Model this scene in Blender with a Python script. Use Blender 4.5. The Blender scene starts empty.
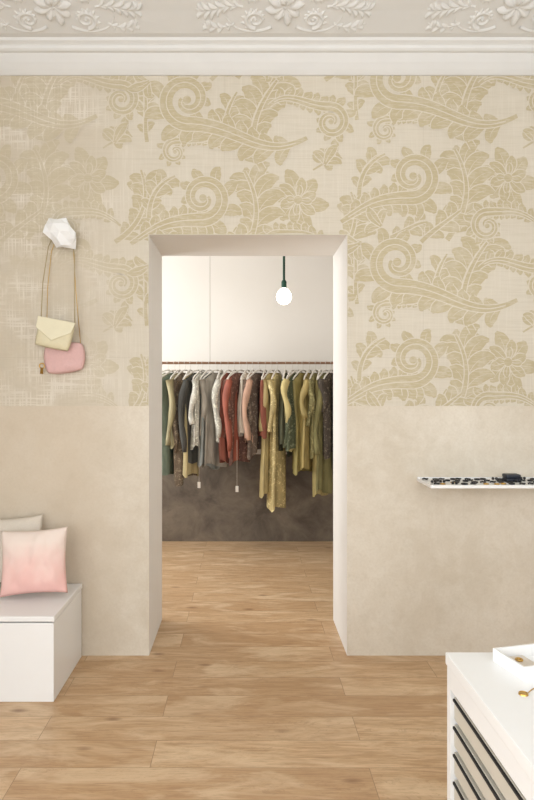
import bpy, bmesh, math, random
from mathutils import Vector, Matrix, noise
random.seed(7)
sc = bpy.context.scene
sc.view_settings.view_transform = 'Standard'
H = 1.39; YW = 3.35; YJ = 3.876; YB = 5.88; S = 640/3.35
def WX(px): return (px-245)/S
def WZ(py): return H-(py-390)/S
def lin(c):
    o=[]
    for v in c:
        v=v/255
        o.append(v/12.92 if v<=0.04045 else ((v+0.055)/1.055)**2.4)
    return (o[0],o[1],o[2],1)
# ---------- node helpers
class NT:
    def __init__(s,name):
        s.m=bpy.data.materials.new(name); s.m.use_nodes=True
        s.nt=s.m.node_tree; s.b=s.nt.nodes['Principled BSDF']
    def n(s,t,**k):
        x=s.nt.nodes.new(t)
        for a,b in k.items(): setattr(x,a,b)
        return x
    def l(s,a,b): s.nt.links.new(a,b)
    def val(s,sock,v):
        if isinstance(v,bpy.types.NodeSocket): s.l(v,sock)
        else: sock.default_value=v
    def math(s,op,a,b=0.0,c=0.0,clamp=False):
        x=s.n('ShaderNodeMath',operation=op,use_clamp=clamp)
        s.val(x.inputs[0],a); s.val(x.inputs[1],b); s.val(x.inputs[2],c)
        return x.outputs[0]
    def mix(s,f,a,b,bt='MIX'):
        x=s.n('ShaderNodeMix',data_type='RGBA',blend_type=bt)
        s.val(x.inputs[0],f); s.val(x.inputs[6],a); s.val(x.inputs[7],b)
        return x.outputs[2]
    def pos(s): return s.n('ShaderNodeNewGeometry').outputs['Position']
    def sep(s,v):
        x=s.n('ShaderNodeSeparateXYZ'); s.l(v,x.inputs[0]); return x.outputs
    def mp(s,v,scale=(1,1,1),loc=(0,0,0)):
        x=s.n('ShaderNodeMapping'); s.l(v,x.inputs[0]); x.inputs['Scale'].default_value=scale; x.inputs['Location'].default_value=loc
        return x.outputs[0]
    def noise(s,v,scale=5,detail=4,rough=0.5,dist=0):
        x=s.n('ShaderNodeTexNoise'); s.l(v,x.inputs['Vector'])
        x.inputs['Scale'].default_value=scale; x.inputs['Detail'].default_value=detail
        x.inputs['Roughness'].default_value=rough; x.inputs['Distortion'].default_value=dist
        return x.outputs[0]
    def rng(s,v,a,b,c=0.0,d=1.0,smooth=False):
        x=s.n('ShaderNodeMapRange'); s.l(v,x.inputs[0])
        if smooth: x.interpolation_type='SMOOTHSTEP'
        for i,q in enumerate((a,b,c,d)): x.inputs[i+1].default_value=q
        return x.outputs[0]
    def bump(s,h,st=0.2,d=0.01):
        x=s.n('ShaderNodeBump'); s.l(h,x.inputs['Height']); x.inputs['Strength'].default_value=st; x.inputs['Distance'].default_value=d
        s.l(x.outputs[0],s.b.inputs['Normal'])
def simple(name,col,rough=0.6,metal=0.0,var=0.06,scale=20,bump=0.0):
    k=NT(name); p=k.pos(); n=k.noise(p,scale,3)
    c=lin(col); d=tuple(x*(1-var*2) for x in c[:3])+(1,)
    k.l(k.mix(n,d,c),k.b.inputs['Base Color'])
    k.b.inputs['Roughness'].default_value=rough; k.b.inputs['Metallic'].default_value=metal
    if bump: k.bump(n,bump)
    return k.m
# ---------- wall paint with wallpaper on the upper part
def seams(k,X,Z):
    sx=k.math('PINGPONG',k.math('ADD',X,10.0-0.534),0.52); sz=k.math('PINGPONG',k.math('ADD',Z,10.0-2.20),0.52)
    return k.rng(k.math('MINIMUM',sx,sz),0.0035,0.0,0,1)
def paper_ground(k):
    p=k.pos(); xyz=k.sep(p); X,Z=xyz[0],xyz[2]
    fine=k.noise(k.mp(p,(6,1,160)),1,2); finev=k.noise(k.mp(p,(160,1,6)),1,2)
    cloud=k.noise(p,2.2,4)
    base=k.mix(cloud,lin((203,194,177)),lin((217,209,194)))
    base=k.mix(k.rng(fine,0.45,0.7,0,0.3),base,lin((192,182,162)))
    base=k.mix(k.rng(finev,0.5,0.7,0,0.2),base,lin((228,222,210)))
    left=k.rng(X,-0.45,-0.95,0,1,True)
    weave=k.math('MAXIMUM',k.rng(fine,0.5,0.6),k.rng(finev,0.5,0.6))
    patch=k.rng(k.noise(k.mp(p,(1,1,1.4)),3.4,5,0.6),0.42,0.58)
    base=k.mix(k.math('MULTIPLY',left,0.45),base,lin((192,177,154)))  # weaker light on the left side, painted into the paper colour
    base=k.mix(k.math('MULTIPLY',k.math('MULTIPLY',weave,patch),k.math('MULTIPLY',left,0.6)),base,lin((232,225,213)))
    base=k.mix(k.math('MULTIPLY',seams(k,X,Z),0.2),base,lin((170,158,136)))
    return base,left,fine,finev,p,Z,cloud,X
def wall_mat(nm,bump=True):
    k=NT(nm)
    base,left,fine,finev,p,Z,cloud,X=paper_ground(k)
    n2=k.noise(p,1.6,6,0.62)
    pl=k.mix(k.rng(n2,.3,.7),lin((204,193,175)),lin((225,216,201)))
    pl=k.mix(k.rng(k.noise(p,6,7,0.75,.6),0.45,0.7,0,0.45),pl,lin((231,225,213)))
    pl=k.mix(k.rng(k.noise(p,18,5,0.7),0.5,0.7,0,0.22),pl,lin((190,177,155)))
    pl=k.mix(k.rng(k.noise(p,80,2),0.4,0.8,0,0.2),pl,lin((186,172,148)))
    pl=k.mix(k.math('MULTIPLY',left,0.5),pl,lin((198,180,156)))  # plaster darkened leftwards, light falloff put into the colour
    up=k.math('GREATER_THAN',Z,WZ(406))
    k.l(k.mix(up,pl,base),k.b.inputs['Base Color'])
    k.b.inputs['Roughness'].default_value=0.75
    if bump: k.bump(k.noise(p,45,3),0.08,0.005)
    return k.m
def motif_mat():
    k=NT('wallpaper_damask_ink')
    base,left,fine,finev,p,Z,cloud,X=paper_ground(k)
    ink=k.mix(cloud,lin((180,166,134)),lin((193,181,150)))
    ink=k.mix(k.rng(k.noise(k.mp(p,(25,1,220)),1,2),0.5,0.66,0,0.5),ink,lin((210,200,178)))
    low=k.rng(Z,2.25,1.95,0,1,True)
    fade=k.math('MULTIPLY',left,k.math('ADD',0.45,k.math('MULTIPLY',low,0.48)))
    wear=k.rng(k.noise(p,14,5,0.7),0.48,0.72,0,0.5)
    f=k.math('MAXIMUM',fade,wear)
    k.l(k.mix(f,ink,base),k.b.inputs['Base Color'])
    k.b.inputs['Roughness'].default_value=0.75
    return k.m
def floor_mat():
    k=NT('oak_planks'); p=k.pos()
    br=k.n('ShaderNodeTexBrick'); br.offset=0.37; br.offset_frequency=2
    k.l(k.mp(p,(1,1,1),(0.35,0.05,0)),br.inputs['Vector'])
    br.inputs['Scale'].default_value=1; br.inputs['Brick Width'].default_value=1.28; br.inputs['Row Height'].default_value=0.185
    br.inputs['Mortar Size'].default_value=0.0013; br.inputs['Mortar Smooth'].default_value=0.2
    br.inputs['Color1'].default_value=(0,0,0,1); br.inputs['Color2'].default_value=(1,1,1,1); br.inputs['Mortar'].default_value=(.5,.5,.5,1)
    off=k.n('ShaderNodeVectorMath',operation='ADD'); k.l(p,off.inputs[0])
    sc_=k.n('ShaderNodeVectorMath',operation='SCALE'); k.l(br.outputs['Color'],sc_.inputs[0]); sc_.inputs['Scale'].default_value=7
    k.l(sc_.outputs[0],off.inputs[1]); q=off.outputs[0]
    g1=k.noise(k.mp(q,(2.6,17,1)),1,8,0.72,1.4); g2=k.noise(k.mp(q,(9,150,1)),1,3); g3=k.noise(k.mp(q,(1.6,5,1)),1.5,4,.6,.8)
    c=k.mix(br.outputs['Color'],lin((194,158,119)),lin((217,185,146)))
    c=k.mix(k.rng(g1,0.42,0.60,0,0.75),c,lin((184,146,106)))
    c=k.mix(k.rng(g2,0.48,0.68,0,0.5),c,lin((160,123,88)))
    c=k.mix(k.rng(g3,0.48,0.64,0,0.6),c,lin((227,201,166)))
    wv=k.noise(k.mp(q,(1.0,7,1)),1.2,5,.6,3.0)
    ringz=k.math('PINGPONG',k.math('MULTIPLY',wv,9.0),0.5)
    c=k.mix(k.math('MULTIPLY',k.rng(ringz,0.12,0.0),0.32),c,lin((150,112,78)))
    v=k.n('ShaderNodeTexVoronoi'); k.l(k.mp(q,(3.0,7,1)),v.inputs['Vector']); v.inputs['Scale'].default_value=1
    c=k.mix(k.rng(v.outputs['Distance'],0.14,0.03,0,0.75),c,lin((130,92,62)))
    c=k.mix(k.math('MULTIPLY',br.outputs['Fac'],0.65),c,lin((124,90,62)))
    k.l(c,k.b.inputs['Base Color']); k.b.inputs['Roughness'].default_value=0.42
    k.bump(g1,0.05,0.003)
    return k.m
def backwall_mat():
    k=NT('two_tone_plaster'); p=k.pos(); Z=k.sep(p)[2]
    n=k.noise(p,1.5,4)
    up=k.mix(n,lin((228,221,211)),lin((236,230,222)))
    m=k.noise(p,3.2,7,0.68,0.5)
    dn=k.mix(k.rng(m,0.35,0.68),lin((86,76,66)),lin((134,121,105)))
    dn=k.mix(k.rng(k.noise(p,9,6,0.7),0.55,0.75,0,0.5),dn,lin((70,60,52)))
    f=k.math('GREATER_THAN',Z,0.80)
    k.l(k.mix(f,dn,up),k.b.inputs['Base Color']); k.b.inputs['Roughness'].default_value=0.7
    return k.m
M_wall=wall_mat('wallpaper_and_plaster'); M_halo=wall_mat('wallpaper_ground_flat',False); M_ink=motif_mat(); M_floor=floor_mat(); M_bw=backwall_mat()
M_white=simple('white_paint',(232,230,226),0.6,var=0.02)
M_jamb=simple('jamb_paint',(238,234,228),0.9,var=0.02,scale=6)
M_plaster=simple('ceiling_plaster',(229,229,227),0.75,var=0.03,scale=8)
M_lac=simple('white_lacquer',(241,241,240),0.3,var=0.01)
M_gap=simple('dark_recess',(38,36,36),0.7)
M_drw=simple('drawer_front',(204,198,184),0.5,var=0.03)
M_gold=simple('gold_metal',(205,165,90),0.3,1.0)
M_copper=simple('copper_rail',(168,128,98),0.45,0.2)
M_black=simple('black_beads',(22,22,26),0.3)
M_navy=simple('navy_leather',(26,32,48),0.45)
M_cream=simple('cream_leather',(222,212,178),0.5,scale=60,bump=0.1)
M_pinkb=simple('pink_suede',(222,182,178),0.8,scale=90,bump=0.2)
M_hang=simple('hanger_white',(224,216,204),0.5)
M_beige=simple('beige_linen',(222,212,198),0.9,scale=150,bump=0.2)
M_green=simple('green_cord',(20,70,52),0.6)

# ---------- mesh helpers
def obj(name,me,mats=(),parent=None,loc=(0,0,0),smooth=False):
    o=bpy.data.objects.new(name,me); sc.collection.objects.link(o)
    for m in mats: me.materials.append(m)
    o.location=loc
    if parent: o.parent=parent
    if smooth:
        for f in me.polygons: f.use_smooth=True
    return o
def empty(name,loc=(0,0,0)):
    o=bpy.data.objects.new(name,None); sc.collection.objects.link(o); o.location=loc; o.empty_display_size=0.1; return o
def addbox(bm,a,b,mi=0,bev=0.0):
    r=bmesh.ops.create_cube(bm,size=1.0); vs=r['verts']
    for v in vs:
        v.co=Vector([a[i]+(v.co[i]+0.5)*(b[i]-a[i]) for i in range(3)])
    fs=set(f for v in vs for f in v.link_faces)
    for f in fs: f.material_index=mi
    if bev:
        es=list(set(e for v in vs for e in v.link_edges))
        r=bmesh.ops.bevel(bm,geom=es,offset=bev,segments=2,affect='EDGES',profile=0.7)
        for f in r['faces']: f.material_index=mi
def fin(bm,name,mats,parent=None,loc=(0,0,0),smooth=False):
    me=bpy.data.meshes.new(name); bm.to_mesh(me); bm.free()
    return obj(name,me,mats,parent,loc,smooth)
def boxes(name,lst,mats,parent=None,bev=0.0):
    bm=bmesh.new()
    for t in lst: addbox(bm,t[0],t[1],t[2] if len(t)>2 else 0,bev)
    return fin(bm,name,mats,parent)
def addtube(bm,pts,r,seg=8,mi=0,caps=True):
    pts=[Vector(p) for p in pts]; rings=[]
    rr=r if isinstance(r,(list,tuple)) else [r]*len(pts)
    up=None
    for i,p in enumerate(pts):
        t=(pts[min(i+1,len(pts)-1)]-pts[max(i-1,0)]).normalized()
        if up is None:
            up=t.orthogonal().normalized()
        else:
            up=(up-t*up.dot(t)).normalized()
        s=t.cross(up)
        rings.append([bm.verts.new(p+(up*math.cos(a)+s*math.sin(a))*rr[i]) for a in [2*math.pi*j/seg for j in range(seg)]])
    for i in range(len(rings)-1):
        for j in range(seg):
            f=bm.faces.new((rings[i][j],rings[i][(j+1)%seg],rings[i+1][(j+1)%seg],rings[i+1][j])); f.material_index=mi; f.smooth=True
    if caps:
        for rg in (rings[0],rings[-1]):
            f=bm.faces.new(rg); f.material_index=mi
def addtorus(bm,c,R,r,ax='z',mi=0,seg=20,ss=6):
    vs=[]
    for i in range(seg):
        a=2*math.pi*i/seg; row=[]
        for j in range(ss):
            b=2*math.pi*j/ss
            x=(R+r*math.cos(b))*math.cos(a); y=(R+r*math.cos(b))*math.sin(a); z=r*math.sin(b)
            v={'z':(x,y,z),'y':(x,z,y),'x':(z,x,y)}[ax]
            row.append(bm.verts.new(Vector(c)+Vector(v)))
        vs.append(row)
    for i in range(seg):
        for j in range(ss):
            f=bm.faces.new((vs[i][j],vs[(i+1)%seg][j],vs[(i+1)%seg][(j+1)%ss],vs[i][(j+1)%ss])); f.material_index=mi; f.smooth=True

# ---------- room
XL,XR,YR=-1.95,2.25,-2.4
boxes('floor',[((XL-.2,YR-.2,-0.1),(XR+.2,YB+.2,0))],[M_floor])
boxes('ceiling',[((XL-.2,YR-.2,3.33),(XR+.2,YB+.2,3.45))],[M_plaster])
dl,dr,dt=WX(149),WX(347),WZ(235)
bm=bmesh.new()
addbox(bm,(XL,YW,0),(dl,YJ,3.33)); addbox(bm,(dr,YW,0),(XR,YJ,3.33)); addbox(bm,(dl,YW,dt),(dr,YJ,3.33))
bm.normal_update()
for f in bm.faces: f.material_index = 0 if f.normal.y<-0.5 else 1
wall=fin(bm,'wall_doorway',[M_wall,M_jamb])
boxes('wall_back',[((XL-.2,YB,0),(XR+.2,YB+.2,3.33))],[M_bw])
def wall_with_open(name,axis,c0,c1,lo,hi,openings,zt,m):
    L=[];cur=lo
    def bx(a,b,z0,z1):
        if axis=='x': L.append(((c0,a,z0),(c1,b,z1)))
        else: L.append(((a,c0,z0),(b,c1,z1)))
    for (a,b,z0,z1) in openings:
        bx(cur,a,0,zt); bx(a,b,0,z0); bx(a,b,z1,zt); cur=b
    bx(cur,hi,0,zt)
    return boxes(name,L,m)
WOP=[(-1.7,-0.1,0.7,2.85),(0.3,1.9,0.7,2.85)]
wall_with_open('wall_rear','y',YR-.2,YR,XL-.2,XR+.2,WOP,3.33,[M_white])
LOP=[(-1.6,0.9,0.6,2.85),(4.1,5.6,0.8,2.9)]  # the back room opening is unseen, added to let light in
wall_with_open('wall_left','x',XL-.2,XL,YR,YB,LOP,3.33,[M_white])
boxes('wall_right',[((XR,YR,0),(XR+.2,YB,3.33))],[M_white])
wi=1
for (a,b,z0,z1) in WOP:
    y0,y1=YR-.13,YR-.07; t=.06
    boxes('window_%d'%wi,[((a,y0,z0),(a+t,y1,z1)),((b-t,y0,z0),(b,y1,z1)),((a+t,y0,z0),(b-t,y1,z0+t)),((a+t,y0,z1-t),(b-t,y1,z1)),(((a+b)/2-.02,y0,z0+t),((a+b)/2+.02,y1,z1-t))],[M_lac]); wi+=1
for (a,b,z0,z1) in LOP:
    x0,x1=XL-.13,XL-.07; t=.06
    boxes('window_%d'%wi,[((x0,a,z0),(x1,a+t,z1)),((x0,b-t,z0),(x1,b,z1)),((x0,a+t,z0),(x1,b-t,z0+t)),((x0,a+t,z1-t),(x1,b-t,z1)),((x0,(a+b)/2-.02,z0+t),(x1,(a+b)/2+.02,z1-t))],[M_lac]); wi+=1

# ---------- ornament generator: flat/domed strokes in 2D
class Orn:
    def __init__(s,mapf,dome=0.0,step=0.0,halo=0.0):
        s.bm=bmesh.new(); s.f=mapf; s.dome=dome; s.k=0; s.step=step; s.halo=halo; s.e0=0
    def ribbon(s,pts,ws,mi=0,halo=True):
        if s.halo and halo and mi==0:
            hw=[w+s.halo*min(1,w/1.2) for w in ws]
            s.ribbon(pts,hw,1)
        s.k+=1; e=s.k*s.step+s.e0; rows=[]
        n=len(pts)
        for i,(x,y) in enumerate(pts):
            x0,y0=pts[max(i-1,0)]; x1,y1=pts[min(i+1,n-1)]
            dx,dy=x1-x0,y1-y0; L=math.hypot(dx,dy) or 1
            nx,ny=-dy/L,dx/L; w=ws[i]
            if s.dome: row=[(x+nx*w*q,y+ny*w*q,e+s.dome*w*(1-abs(q)**2)) for q in (-1,-.5,0,.5,1)]
            else: row=[(x-nx*w,y-ny*w,e),(x+nx*w,y+ny*w,e)]
            rows.append([s.bm.verts.new(s.f(*v)) for v in row])
        for i in range(n-1):
            for j in range(len(rows[0])-1):
                f=s.bm.faces.new((rows[i][j],rows[i+1][j],rows[i+1][j+1],rows[i][j+1])); f.smooth=bool(s.dome); f.material_index=mi
    def bez(s,p0,p1,p2,p3,n=20):
        o=[]
        for i in range(n+1):
            t=i/n;u=1-t
            o.append((u**3*p0[0]+3*u*u*t*p1[0]+3*u*t*t*p2[0]+t**3*p3[0],u**3*p0[1]+3*u*u*t*p1[1]+3*u*t*t*p2[1]+t**3*p3[1]))
        return o
    def lobe(s,x,y,a,L,w,curl=0.0,vein=False,mi=0):
        n=14; pts=[(x,y)]; ang=a
        for i in range(n):
            ang+=curl/n*(0.2+2.0*(i/n)**1.3); x+=math.cos(ang)*L/n; y+=math.sin(ang)*L/n; pts.append((x,y))
        ws=[w*(0.28+0.72*math.sin(math.pi*min(1,(i/n)**1.25*.95+.03))) for i in range(n+1)]
        ws[-2]*=.8; ws[-1]=0.22*w
        s.ribbon(pts,ws,mi)
        if vein and not s.dome: s.ribbon(pts[1:-3],[.38*(1-.07*i) for i in range(len(pts)-4)],1)
    def plume(s,p0,p1,p2,p3,size,n=9,w=3.2):
        c=s.bez(p0,p1,p2,p3,n*2)
        N=len(c)
        a=math.atan2(c[-1][1]-c[-3][1],c[-1][0]-c[-3][0])
        for q in (-.7,.7,0): s.lobe(c[-4][0],c[-4][1],a+q,size*.9,w,q*1.2+.4,True)
        for i in range(N-4,0,-2):
            t=i/N; x,y=c[i]; dx,dy=c[i+1][0]-c[i-1][0],c[i+1][1]-c[i-1][1]; a=math.atan2(dy,dx)
            L=size*(0.6+0.6*math.sin(math.pi*(t*0.9+0.05)))
            for sd in (-1,1):
                s.lobe(x,y,a+sd*0.28,L*(1.15 if sd>0 else .95),w*(0.75+.5*math.sin(math.pi*t)),sd*1.45,True)
        s.ribbon(c,[w*.4*(1-0.75*i/N)+.25 for i in range(N)])
    def scroll(s,cx,cy,r,a0,turns,sd,w,tail=None,leaf=True,ls=1.0):
        n=int(26*turns); pts=[];ws=[]
        for i in range(n+1):
            t=i/n; a=a0+sd*2*math.pi*turns*t; rr=r*(1-t)**0.8*0.84+r*0.16
            pts.append((cx+rr*math.cos(a),cy+rr*math.sin(a))); ws.append(w*(1-.5*t))
        tl=[];tw=[]
        if tail:
            tx,ty=-math.sin(a0)*sd,math.cos(a0)*sd
            p3=pts[0]; d=math.hypot(tail[0]-p3[0],tail[1]-p3[1])*.45
            tl=s.bez((tail[0],tail[1]),(tail[2],tail[3]),(p3[0]-tx*d,p3[1]-ty*d),p3,24)[:-1]
            tw=[w*(0.3+0.7*i/24) for i in range(24)]
        P=tl+pts; W=tw+ws; m=len(P)
        if leaf:
            last=len(tl)+int(n/turns*.72)
            st=2 if s.dome else 3
            for i in range(last,1,-st):
                x,y=P[i]; x1,y1=P[min(i+1,m-1)]; x0,y0=P[i-1]; a=math.atan2(y1-y0,x1-x0)
                ox,oy=math.sin(a)*sd,-math.cos(a)*sd
                g=math.sin(math.pi*min(1,i/last*.85+.15))
                if s.dome: s.lobe(x+ox*W[i]*.3,y+oy*W[i]*.3,a-sd*0.2,r*(.42+.55*g)*ls,w*.62,-sd*1.6,True)
                else:
                    s.lobe(x+ox*W[i]*.2,y+oy*W[i]*.2,a-sd*0.35,r*(.55+.75*g)*ls,w*(.62+.42*g),-sd*(.95+.5*((i//3)%2)),True)
                if i<len(tl)-1 and tl:
                    s.lobe(x-ox*W[i]*.3,y-oy*W[i]*.3,a+sd*0.3,r*(.45+.5*g)*ls,w*.75,sd*1.3,True)
        s.ribbon(P,W)
        if not s.dome: s.ribbon(P[2:],[.5 if q>1.4 else .3 for q in W[2:]],1)
        er=r*.17; ring=[math.pi*i/10 for i in range(11)]
        s.ribbon([(cx-er*math.cos(u),cy) for u in ring],[max(.2,er*math.sin(u)) for u in ring])
    def flower(s,cx,cy,r,n=8):
        for rr,nn,ph in ((1,n,.2),(.66,n,.2+math.pi/n),(.38,n-2,.1)):
            for i in range(nn):
                a=2*math.pi*i/nn+ph
                s.lobe(cx+math.cos(a)*r*.1,cy+math.sin(a)*r*.1,a+.12,r*rr*.92*(1+.18*math.sin(i*2.3)),r*rr*.24,-.5,True)
        er=r*.13; ring=[math.pi*i/8 for i in range(9)]
        s.ribbon([(cx-er*math.cos(u),cy) for u in ring],[max(.2,er*math.sin(u)) for u in ring])
PI=math.pi
def cell(o,u,v):
    def q(*a): return [ (a[i]+(u if i%2==0 else v)) for i in range(len(a))]
    o.plume(q(196,88),q(186,70),q(190,88),q(168,98),15,3,4.2)
    o.plume(q(84,72),q(76,54),q(82,36),q(92,20),17,4,4.4)
    o.plume(q(2,70),q(-2,48),q(4,28),q(-2,10),15,4,4.2)
    o.plume(q(30,190),q(50,182),q(60,172),q(74,172),15,4,4.2)
    o.flower(u+153,v+128,31,6)
    o.plume(q(180,192),q(204,178),q(218,152),q(206,120),23,6,5.4)
    o.plume(q(92,190),q(114,160),q(118,132),q(100,100),29,7,6.2)
    o.plume(q(4,146),q(4,126),q(12,112),q(30,104),17,4,4.6)
    o.plume(q(66,8),q(80,-6),q(92,-12),q(106,-24),19,4,4.8)
    o.plume(q(118,98),q(98,66),q(112,34),q(134,6),31,8,6.6)
    o.scroll(u+186,v+50,15,-PI*.5,1.3,1,4.4,q(124,34,144,16),ls=.9)
    o.scroll(u+132,v+176,14,-PI*.5,1.2,-1,3.8,q(186,176,164,158),ls=.9)
    o.scroll(u+30,v+80,11,-PI*.5,1.1,-1,3.0,q(78,78,58,64),ls=.9)
    o.scroll(u+58,v+126,22,PI*.5,1.25,-1,6.6,q(-14,172,16,152))
    o.scroll(u+42,v+28,24,PI*.5,1.25,1,7.0,q(162,66,114,92))
    for (a,b,c) in ((26,176,-2.4),(180,92,-1.2),(4,10,2.6)):
        o.lobe(u+a,v+b,c-.7,18,3.8,-1.4,True); o.lobe(u+a,v+b,c+.7,18,3.8,1.4,True); o.lobe(u+a,v+b,c,23,4.2,.6,True)
o=Orn(lambda x,y,e:Vector((WX(x),YW-0.0008-e,WZ(y))),0,0.000003,1.0)
for ci in range(-2,3):
    for ri in range(-1,3):
        o.k=0; o.e0=((ci%2)*2+(ri%2))*0.0000007
        cell(o,145+210*ci,72+184*ri+ (0 if ci%2==0 else -22))
full=bpy.data.meshes.new('t'); o.bm.to_mesh(full); o.bm.free()
dm=bmesh.new()
ztop=3.034; zb=WZ(406)
for (x0,x1,z0,z1) in ((XL+.001,dl-.004,zb,ztop),(dl-.004,dr+.004,dt+.004,ztop),(dr+.004,XR-.001,zb,ztop)):
    b=bmesh.new(); b.from_mesh(full)
    for co,no in (((x0,0,0),(-1,0,0)),((x1,0,0),(1,0,0)),((0,0,z0),(0,0,-1)),((0,0,z1),(0,0,1))):
        bmesh.ops.bisect_plane(b,geom=b.verts[:]+b.edges[:]+b.faces[:],plane_co=co,plane_no=no,clear_outer=True)
    for f in b.faces:
        if f.normal.y>0: f.normal_flip()
    t=bpy.data.meshes.new('p'); b.to_mesh(t); b.free(); dm.from_mesh(t)
fin(dm,'wallpaper_pattern',[M_ink,M_halo],wall)

# ---------- cornice
prof=[(YW,3.034),(YW-.010,3.035),(YW-.03,3.052),(YW-.055,3.078),(YW-.082,3.112),(YW-.098,3.114),(YW-.108,3.122),(YW-.112,3.134),(YW-.12,3.14),(YW-.135,3.148),(YW-.14,3.16),(YW-.17,3.162),(YW-.30,3.20),(YW-.45,3.235),(YW-.60,3.26),(YW-.63,3.26),(YW-.66,3.275),(YW-.68,3.30),(YW-.69,3.329),(YW,3.329)]
bm=bmesh.new(); A=[bm.verts.new((XL,y,z)) for y,z in prof]; B=[bm.verts.new((XR,y,z)) for y,z in prof]
for i in range(len(prof)):
    j=(i+1)%len(prof); bm.faces.new((A[i],B[i],B[j],A[j]))
bm.faces.new(A); bm.faces.new(B[::-1]); bmesh.ops.recalc_face_normals(bm,faces=bm.faces[:])
corn=fin(bm,'trim_cornice',[M_plaster])
def fr(x,v,e):
    d=.17+v/100.; 
    ps=[(.17,3.162),(.30,3.20),(.45,3.235),(.60,3.26)]
    z=ps[-1][1]
    for (a,za),(b,zb_) in zip(ps,ps[1:]):
        if d<=b or b==.60:
            z=za+(zb_-za)*(d-a)/(b-a); break
    return Vector((x/100.,YW-d+0.25*e/100.,z+0.0005-0.97*e/100.))
o=Orn(fr,1.0,0)
def cart(cx):
    o.flower(cx,15,9,8)
    for m in (-1,1):
        g=lambda x:cx+m*x
        sd=m
        o.scroll(g(14),8,5,-PI*.5,1.5,sd,1.2,None,True,.7)
        o.scroll(g(15),23,5,PI*.5,1.5,-sd,1.1,None,True,.7)
        o.ribbon(o.bez((g(6),4),(g(14),-1),(g(26),1),(g(28),10)),[.9-.03*i for i in range(21)])
        o.ribbon(o.bez((g(8),32),(g(16),37),(g(27),30),(g(29),18)),[.9-.03*i for i in range(21)])
        o.plume((g(20),15),(g(28),18),(g(34),11),(g(42),14),6,7,1.0)
        o.plume((g(24),6),(g(30),2),(g(35),4),(g(40),6),4,5,.9)
for c in (-91,19,129): cart(c)
fin(o.bm,'plaster_relief',[M_plaster],corn)

# ---------- bench (white box seat)
bench=empty('storage_bench',(0,0,0))
bx0,bx1,by0,by1=XL+.02,-0.852,2.851,YW-.012
boxes('carcass',[((bx0,by0,0.0),(bx1,by1,0.352))],[M_lac],bench,0.004)
boxes('lid',[((bx0,by0-.004,0.358),(bx1+.004,by1,0.382))],[M_lac],bench,0.005)
boxes('lid_gap',[((bx0+.01,by0+.01,0.350),(bx1-.01,by1-.01,0.360))],[M_gap],bench)

# ---------- pillows
def pillow_mesh(w,h,t,seed,n=34,pinch=.07):
    bm=bmesh.new(); G={}
    for side in (1,-1):
        for i in range(n+1):
            for j in range(n+1):
                u=-1+2*i/n; v=-1+2*j/n
                edge=(abs(u)==1 or abs(v)==1)
                if side==-1 and edge: G[(side,i,j)]=G[(1,i,j)]; continue
                pr=((1-abs(u)**2.6)*(1-abs(v)**2.6))**.55
                x=u*(1-pinch*(1-v*v)) ; z=v*(1-pinch*(1-u*u))
                nz=noise.noise(Vector((u*2.2+seed,v*2.2,side)))*.3*pr + noise.noise(Vector((u*5+seed,v*3,side)))*.12*pr+ .16*pr*math.sin(9*math.atan2(v,u)+seed)*(u*u+v*v)*.5
                G[(side,i,j)]=bm.verts.new((x*w/2,-side*t/2*(pr+nz),z*h/2))
    for side in (1,-1):
        for i in range(n):
            for j in range(n):
                q=[G[(side,i,j)],G[(side,i+1,j)],G[(side,i+1,j+1)],G[(side,i,j+1)]]
                if side==-1: q.reverse()
                f=bm.faces.new(q); f.smooth=True
    return bm
k=NT('pink_ombre_cotton'); tc=k.n('ShaderNodeTexCoord'); zz=k.sep(tc.outputs['Generated'])[2]
nn=k.noise(tc.outputs['Generated'],3,4)
f=k.rng(k.math('ADD',zz,k.math('MULTIPLY',k.math('SUBTRACT',nn,.5),.6)),0.05,0.95,0,1,True)
k.l(k.mix(f,lin((240,192,185)),lin((240,224,214))),k.b.inputs['Base Color']); k.b.inputs['Roughness'].default_value=.9
k.bump(k.noise(tc.outputs['Generated'],60,2),.1); M_ombre=k.m
p=fin(pillow_mesh(.325,.315,.12,3),'pink_pillow',[M_ombre],None,(-1.03,3.125,.553)); p.rotation_euler=(math.radians(-14),math.radians(-3),math.radians(4))
p=fin(pillow_mesh(.36,.34,.09,8),'beige_pillow',[M_beige],None,(-1.205,3.262,.572)); p.rotation_euler=(math.radians(-8),math.radians(-4),0)

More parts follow.
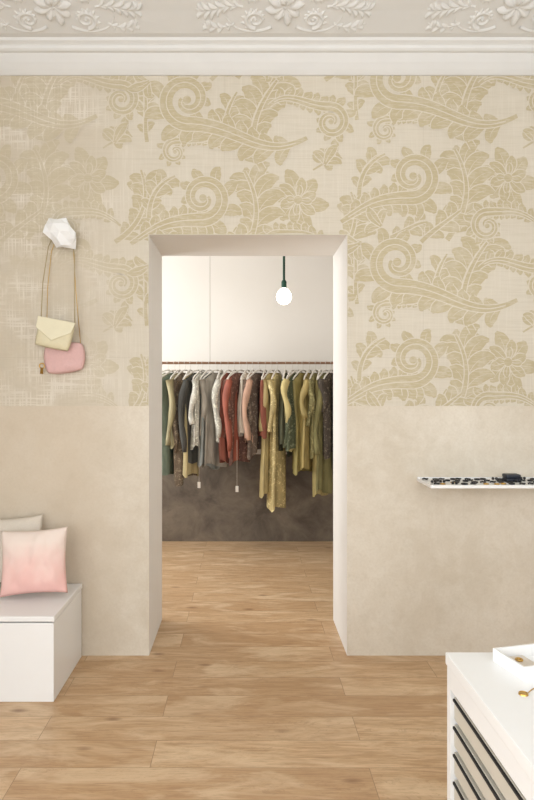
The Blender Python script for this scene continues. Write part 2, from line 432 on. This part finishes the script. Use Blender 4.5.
# ---------- wall hook with two bags
bm=bmesh.new(); bmesh.ops.create_icosphere(bm,subdivisions=2,radius=1)
for v in bm.verts:
    c=v.co.copy(); d=1+.34*noise.noise(c*1.5+Vector((4,2,1)))
    v.co=Vector((c.x*.088*d,c.y*.034*d,c.z*.08*d))
    v.co.x+=-.3*v.co.z
    v.co.y+=.012*math.sin(v.co.x*70+v.co.z*30)
addtube(bm,[(0,.02,.01),(0,.066,.01)],.022,12)
hk=fin(bm,'ceramic_wall_hook',[M_lac],None,(WX(65),YW-.068,WZ(236)))
def quadbag(name,cs,t,mat,parent,y,flap=None,flapmat=None,rnd=0.0):
    n=20; bm=bmesh.new(); G={}
    for side in (1,-1):
        for i in range(n+1):
            for j in range(n+1):
                u=i/n; v=j/n
                edge=i in(0,n) or j in(0,n)
                if side==-1 and edge: G[(side,i,j)]=G[(1,i,j)]; continue
                uu=2*u-1; vv=2*v-1; pr=((1-uu**4)*(1-vv**4))**.5
                # round the corners: squeeze toward a superellipse
                k_=1-rnd*(uu*uu*vv*vv)
                u2=.5+uu*k_/2; v2=.5+vv*k_/2
                x=(cs[0][0]*(1-u2)+cs[1][0]*u2)*(1-v2)+(cs[3][0]*(1-u2)+cs[2][0]*u2)*v2
                z=(cs[0][1]*(1-u2)+cs[1][1]*u2)*(1-v2)+(cs[3][1]*(1-u2)+cs[2][1]*u2)*v2
                G[(side,i,j)]=bm.verts.new((WX(x),y-side*t/2*pr*(1+.15*noise.noise(Vector((u*4,v*4,1)))),WZ(z)))
    for side in (1,-1):
        for i in range(n):
            for j in range(n):
                q=[G[(side,i,j)],G[(side,i,j+1)],G[(side,i+1,j+1)],G[(side,i+1,j)]]
                if side==-1: q.reverse()
                f=bm.faces.new(q); f.smooth=True
    bmesh.ops.recalc_face_normals(bm,faces=bm.faces[:])
    o=fin(bm,'body',[mat],parent)
    if flap:
        bm=bmesh.new()
        vs=[bm.verts.new((WX(a),y-t/2-.002-d,WZ(b))) for a,b,d in flap]
        f=bm.faces.new(vs); r=bmesh.ops.extrude_face_region(bm,geom=[f])
        for v in r['geom']:
            if isinstance(v,bmesh.types.BMVert): v.co.y+=.005
        bmesh.ops.recalc_face_normals(bm,faces=bm.faces[:])
        fl=fin(bm,'flap',[flapmat or mat],parent); fl.modifiers.new('b','BEVEL').width=.002
YC=YW-.08; YP=YW-.026; YS=YW-.028
cb=empty('cream_envelope_bag')
quadbag('b',[(45,319),(80,326),(73,353),(39,346)],.036,M_cream,cb,YC,[(44,318,0),(80.5,325,0),(76,335,.001),(57,342,.003),(42,329,.001)],simple('cream_flap',(230,222,192),.5),.06)
bm=bmesh.new()
addtube(bm,[(WX(46),YC,WZ(320)),(WX(47),YC+.01,WZ(285)),(WX(50),YS,WZ(248)),(WX(55),YS,WZ(237)),(WX(61),YS,WZ(229.5)),(WX(65),YS,WZ(228.5)),(WX(69),YS,WZ(230)),(WX(73),YS,WZ(240)),(WX(76),YS,WZ(256)),(WX(78),YC+.01,WZ(290)),(WX(79),YC,WZ(326))],.0026,6)
fin(bm,'chain_strap',[simple('strap_khaki',(176,158,120),.5)],cb)
pb=empty('pink_pouch_bag')
quadbag('b',[(44,345),(86,341),(87,371),(47,376)],.044,M_pinkb,pb,YP,None,None,.16)
bm=bmesh.new(); YQ=YW-.010
addtube(bm,[(WX(48),YP,WZ(348)),(WX(49),YP,WZ(290)),(WX(52),YQ,WZ(252)),(WX(60),YQ,WZ(231)),(WX(65),YQ,WZ(228)),(WX(70),YQ,WZ(231)),(WX(74),YQ,WZ(250)),(WX(77),YP,WZ(290)),(WX(82),YP,WZ(346))],.0018,6)
addtorus(bm,(WX(43.5),YP,WZ(366)),.013,.003,'y',0)
addtube(bm,[(WX(43.5),YP,WZ(368)),(WX(43),YP,WZ(374))],[.006,.009],8)
fin(bm,'strap_and_charm',[M_gold],pb)

# ---------- wall shelf with jewellery
sh=empty('floating_shelf')
sx=WX(417); zt=.929; sy=YW-.25
boxes('board',[((sx,sy,zt-.016),(XR-.4,YW-.001,zt))],[M_lac],sh,.003)
boxes('back_lip',[((sx,YW-.012,zt),(XR-.4,YW-.001,zt+.006))],[M_lac],sh)
bm=bmesh.new(); random.seed(11)
x=sx+.035
while x<1.80:
    for rrow in range(4):
        yy=sy+.022+rrow*.055+random.uniform(-.010,.010); xx=x+random.uniform(-.012,.012)
        kd=random.random(); 
        if kd<.14: continue
        if kd<.48: addtorus(bm,(xx,yy,zt+.004),random.uniform(.009,.013),.0045,'z',0,16,6)
        elif kd<.7:
            for q in range(2): 
                r=bmesh.ops.create_uvsphere(bm,u_segments=10,v_segments=6,radius=.0075)
                bmesh.ops.translate(bm,verts=r['verts'],vec=(xx+(q-.5)*.017,yy+random.uniform(-.006,.006),zt+.0075))
        elif kd<.95:
            addtube(bm,[(xx-.013,yy,zt+.005),(xx-.004,yy+.012,zt+.0055),(xx+.004,yy-.008,zt+.0055),(xx+.013,yy+.006,zt+.005)],.0045,6)
        else: addtorus(bm,(xx,yy,zt+.003),.011,.0028,'z',1,16,6)
    x+=.042
fin(bm,'jewellery_pieces',[M_black,M_gold],sh)
rb=empty('ring_box')
rx=WX(514)*.955; 
boxes('base',[((rx-.036,YW-.15,zt),(rx+.036,YW-.09,zt+.018))],[M_navy],rb,.006)
boxes('lid',[((rx-.037,YW-.151,zt+.0185),(rx+.037,YW-.089,zt+.038))],[M_navy],rb,.009)

# ---------- drawer cabinet
cab=empty('drawer_cabinet')
cx0,cx1,cy0,cy1,ct=.493,1.25,.62,1.563,.75
boxes('top',[((cx0-.004,cy0,ct-.028),(cx1,cy1,ct))],[M_lac],cab,.003)
L=[((cx0,cy1-.026,0),(cx1,cy1-.002,ct-.0285)),((cx0,cy0,0),(cx1,cy0+.022,ct-.0285)),((cx1-.02,cy0+.022,0),(cx1,cy1-.026,ct-.0285)),((cx0,cy0+.022,0),(cx1-.02,cy1-.026,.06)),((cx0,cy0+.022,.672),(cx1-.02,cy1-.026,ct-.0285))]
boxes('frame',L,[M_lac],cab)
boxes('interior',[((cx0+.022,cy0+.03,.062),(cx1-.03,cy1-.03,.668))],[M_gap],cab)  # solid dark block, paints the shade in the gaps between drawers
z=.655; L=[];L2=[]
while z-.055>.08:
    L.append(((cx0+.008,cy0+.026,z-.052),(cx0+.021,cy1-.03,z)))
    L2.append(((cx0+.003,cy0+.026,z-.008),(cx0+.0085,cy1-.034,z-.002)))
    z-=.066
boxes('drawer_fronts',L,[M_drw],cab,.0015)
boxes('pull_rails',L2,[M_gap],cab,.001)
# tray
tr=empty('jewellery_tray'); 
bm=bmesh.new(); w,d,h,t=.15,.11,.03,.005
addbox(bm,(-w/2,-d/2,0),(w/2,d/2,.004)); addbox(bm,(-w/2,-d/2,.004),(-w/2+t,d/2,h)); addbox(bm,(w/2-t,-d/2,.004),(w/2,d/2,h)); addbox(bm,(-w/2+t,-d/2,.004),(w/2-t,-d/2+t,h)); addbox(bm,(-w/2+t,d/2-t,.004),(w/2-t,d/2,h))
addbox(bm,(-.062,-.045,.004),(-.002,.045,.010),1)
addtorus(bm,(-.03,.02,.0125),.007,.0025,'z',2); addtorus(bm,(.03,.01,.008),.008,.003,'z',2)
b=fin(bm,'tray_body',[M_lac,M_beige,M_gold],tr); tr.location=(.672,1.478,ct); tr.rotation_euler=(0,0,math.radians(14))
nk=empty('pendant_necklace')
bm=bmesh.new()
r=bmesh.ops.create_cone(bm,cap_ends=True,segments=24,radius1=.010,radius2=.009,depth=.003); bmesh.ops.translate(bm,verts=r['verts'],vec=(.585,1.345,ct+.0017))
addtorus(bm,(.585,1.345,ct+.003),.0085,.0012,'z',0)
pts=[(.593+.13*t_,1.345+.03*math.sin(t_*5),ct+.0013) for t_ in [i/20 for i in range(21)]]
addtube(bm,pts,.0011,5); fin(bm,'pendant_and_chain',[M_gold],nk)

# ---------- pendant bulb
pl=empty('pendant_lamp'); lx,ly,lz=39*4.6/640,4.6,1.39+93*4.6/640
bm=bmesh.new(); bmesh.ops.create_uvsphere(bm,u_segments=32,v_segments=20,radius=.055)
for v in bm.verts:
    if v.co.z>.03: v.co.z+= (v.co.z-.03)*.5; 
k=NT('bulb_glow'); k.b.inputs['Base Color'].default_value=(1,1,1,1); k.b.inputs['Emission Color'].default_value=(1,.93,.8,1); k.b.inputs['Emission Strength'].default_value=5
fin(bm,'bulb',[k.m],pl,(lx,ly,lz),True)
bm=bmesh.new(); addtube(bm,[(lx,ly,lz+.06),(lx,ly,lz+.075),(lx,ly,lz+.11),(lx,ly,lz+.125)],[.016,.019,.019,.008],16)
addtube(bm,[(lx,ly,lz+.12),(lx,ly,3.3)],.0085,8); addtube(bm,[(lx,ly,3.28),(lx,ly,3.329)],[.05,.055],24)
fin(bm,'cord_and_socket',[M_green],pl)

# ---------- clothing rail
ra=empty('clothing_rack'); RY,RZ=5.5,1.622
def rx_(px): return (px-245)*RY/640
bm=bmesh.new(); addtube(bm,[(-1.25,RY,RZ),(1.3,RY,RZ)],.011,12); 
for xx in (-1.25,1.3): 
    r=bmesh.ops.create_uvsphere(bm,u_segments=12,v_segments=8,radius=.02); bmesh.ops.translate(bm,verts=r['verts'],vec=(xx,RY,RZ))
fin(bm,'rail',[M_copper],ra)
bm=bmesh.new()
for xx in (rx_(210),1.15,-1.15): addtube(bm,[(xx,RY,RZ),(xx,RY,3.33)],.0025,6)
fin(bm,'suspension_cables',[simple('steel_cable',(190,180,168),.4,.3)],ra)
G=[(168,146,144,118,462),(174,106,116,98,482),(180,166,154,116,456),(186,114,98,80,488),(191,196,178,132,484),(197,76,74,68,470),(203,208,202,188,456),(209,150,153,148,476),(216,172,163,150,474),(222,200,195,182,447),(229,138,78,62,468),(235,162,88,68,466),(241,112,76,64,470),(247,218,206,188,442),(253,200,160,136,450),(259,100,84,72,458),(265,150,88,70,446),(271,188,168,116,500),(278,200,180,126,516),(286,88,88,66,460),(292,208,190,132,456),(298,84,90,66,462),(303,158,144,88,480),(309,170,150,92,470),(315,150,142,96,466),(320,184,168,112,500),(326,138,131,86,500),(332,78,68,58,462),(339,156,138,94,480)]
bm=bmesh.new(); hb=bmesh.new(); mats=[]; random.seed(5)
for i,(px,r,g,b_,by) in enumerate(G):
    x0=rx_(px)+random.uniform(-.008,.008); ang=math.radians(90-random.uniform(8,40))
    ax=Vector((math.cos(ang),math.sin(ang),0)); nx=Vector((-ax.y,ax.x,0))
    zs=RZ-.085; by-=8; zh=H-(by-390)*(RY-.1)/640; Lg=zs-zh
    kk=NT('fabric_%d'%i); pp=kk.pos(); n1=kk.noise(kk.mp(pp,(1,1,.25)),26,3); c=lin((r,g,b_)); d=tuple(q*.6 for q in c[:3])+(1,)
    col=kk.mix(kk.rng(n1,.3,.65),d,c)  # darker vertical streaks: fold shadow painted into the cloth colour
    if i%3==0:
        vv=kk.noise(pp,38,3,.6,1.0); col=kk.mix(kk.rng(vv,.56,.6,0,.6),col,lin((min(255,r+60),min(255,g+58),min(255,b_+50))))
    kk.l(col,kk.b.inputs['Base Color']); kk.b.inputs['Roughness'].default_value=.6 if r>150 and b_<130 else .85; mats.append(kk.m)
    half=.19+random.uniform(-.03,.03); ph=random.uniform(0,6); flare=random.uniform(-.08,.06); kf=random.choice((5,7,9))
    ring=36; nz=24; rows=[]; slant=random.uniform(-.35,.35)*(1 if i%2 else .4)
    neck=.05
    for a in range(nz+1):
        t=a/nz; z=zs-t*Lg
        if t<.12: q=t/.12; w=neck+(half-neck)*q; z=zs-.07*q; th=.012+.016*q
        else:
            q=(t-.12)/.88; w=half*(.93+flare*q*2+.04*math.sin(q*5+ph)); z=zs-.07-q*(Lg-.07); th=.028+.014*q
        row=[]
        for j in range(ring):
            o_=2*PI*j/ring; fold=1+.5*min(1,t*2.2)*math.sin(kf*o_+ph+1.2*t)
            lx_=w*math.copysign(abs(math.cos(o_))**.8,math.cos(o_)); ly_=th*math.sin(o_)*fold+.013*math.sin(lx_*30+ph+t*2)*min(1,t*2)
            hem=(.02*math.sin(o_*3+ph)+slant*lx_)*max(0,(t-.5)*2)**2
            row.append(bm.verts.new(Vector((x0,RY,z+hem))+ax*lx_+nx*ly_))
        rows.append(row)
    for a in range(nz):
        for j in range(ring):
            f=bm.faces.new((rows[a][j],rows[a][(j+1)%ring],rows[a+1][(j+1)%ring],rows[a+1][j])); f.material_index=i; f.smooth=True
    bm.faces.new(rows[0]).material_index=i
    if i%3!=1:
        SL=min(Lg*.85,random.uniform(.25,.62))
        for sd in (-1,1):
            pts=[];rr=[]
            for a in range(11):
                t=a/10; e=half*(.9+.10*min(1,t*5)+.06*math.sin(t*4+ph))
                pts.append(Vector((x0,RY,zs-.065-t*SL))+ax*sd*e+nx*(.018*math.sin(t*6+ph))); rr.append(.030-.010*t+.005*math.sin(t*11+ph))
            addtube(bm,pts,rr,10,i)
    c0=Vector((x0,RY,RZ))
    hk_=[c0+ax*(.018*math.sin(u))+Vector((0,0,.018*math.cos(u))) for u in [-1.9+.48*q for q in range(9)]]
    hk_+= [c0+Vector((0,0,-.03)),c0+Vector((0,0,-.062))]
    addtube(hb,hk_,.0022,6)
    for sd in (-1,1): addtube(hb,[c0+Vector((0,0,-.06)),c0+ax*sd*.05+Vector((0,0,-.068)),c0+ax*sd*(half-.03)+Vector((0,0,-.12)),c0+ax*sd*half+Vector((0,0,-.145))],[.006,.007,.007,.005],8)
fin(bm,'garments',mats,ra); fin(hb,'hangers',[M_hang],ra)
bm=bmesh.new()
for px,y0,y1 in ((199,440,488),(237,440,492)):
    xx=(px-245)*5.25/640; za=H-(y0-390)*5.25/640; zb2=H-(y1-390)*5.25/640
    addtube(bm,[(xx,5.27,za),(xx,5.25,zb2)],.0015,5); addbox(bm,(xx-.012,5.249,zb2-.0),(xx+.012,5.251,zb2+.05))
fin(bm,'price_tags',[M_hang],ra)

# ---------- lights
def area(name,loc,rot,sx_,sy_,e,col=(1,1,1)):
    l=bpy.data.lights.new(name,'AREA'); l.shape='RECTANGLE'; l.size=sx_; l.size_y=sy_; l.energy=e; l.color=col
    o=bpy.data.objects.new(name,l); sc.collection.objects.link(o); o.location=loc; o.rotation_euler=rot
DC=(.94,.973,1)
area('daylight_rear_a',(-.9,YR-.25,1.8),(math.radians(90),0,0),1.6,2.1,50,DC)
area('daylight_rear_b',(1.1,YR-.25,1.8),(math.radians(90),0,0),1.6,2.1,62,DC)
area('daylight_side',(XL-.25,-.35,1.75),(math.radians(90),0,math.radians(-90)),2.4,2.2,72,DC)
area('added_backroom_light',(XL-.25,4.85,1.85),(math.radians(90),0,math.radians(-90)),1.4,2.0,62,(.96,.98,1))  # added source to brighten the back room, outside an unseen opening
l=bpy.data.lights.new('bulb_light','POINT'); l.energy=3; l.color=(1,.9,.75); l.shadow_soft_size=.06
lo=bpy.data.objects.new('bulb_light',l); sc.collection.objects.link(lo); lo.location=(lx,ly-.0,lz-.12)
w=bpy.data.worlds.new('sky'); sc.world=w; w.use_nodes=True
w.node_tree.nodes['Background'].inputs[0].default_value=(.92,.96,1,1); w.node_tree.nodes['Background'].inputs[1].default_value=1.3

# ---------- camera
cam=bpy.data.cameras.new('camera'); co=bpy.data.objects.new('camera',cam); sc.collection.objects.link(co)
co.location=(0,0,H); co.rotation_euler=(math.radians(90),0,0)
cam.sensor_width=36; cam.lens=28.8; cam.shift_x=.0275; cam.shift_y=-.0125; cam.clip_start=.05
sc.camera=co
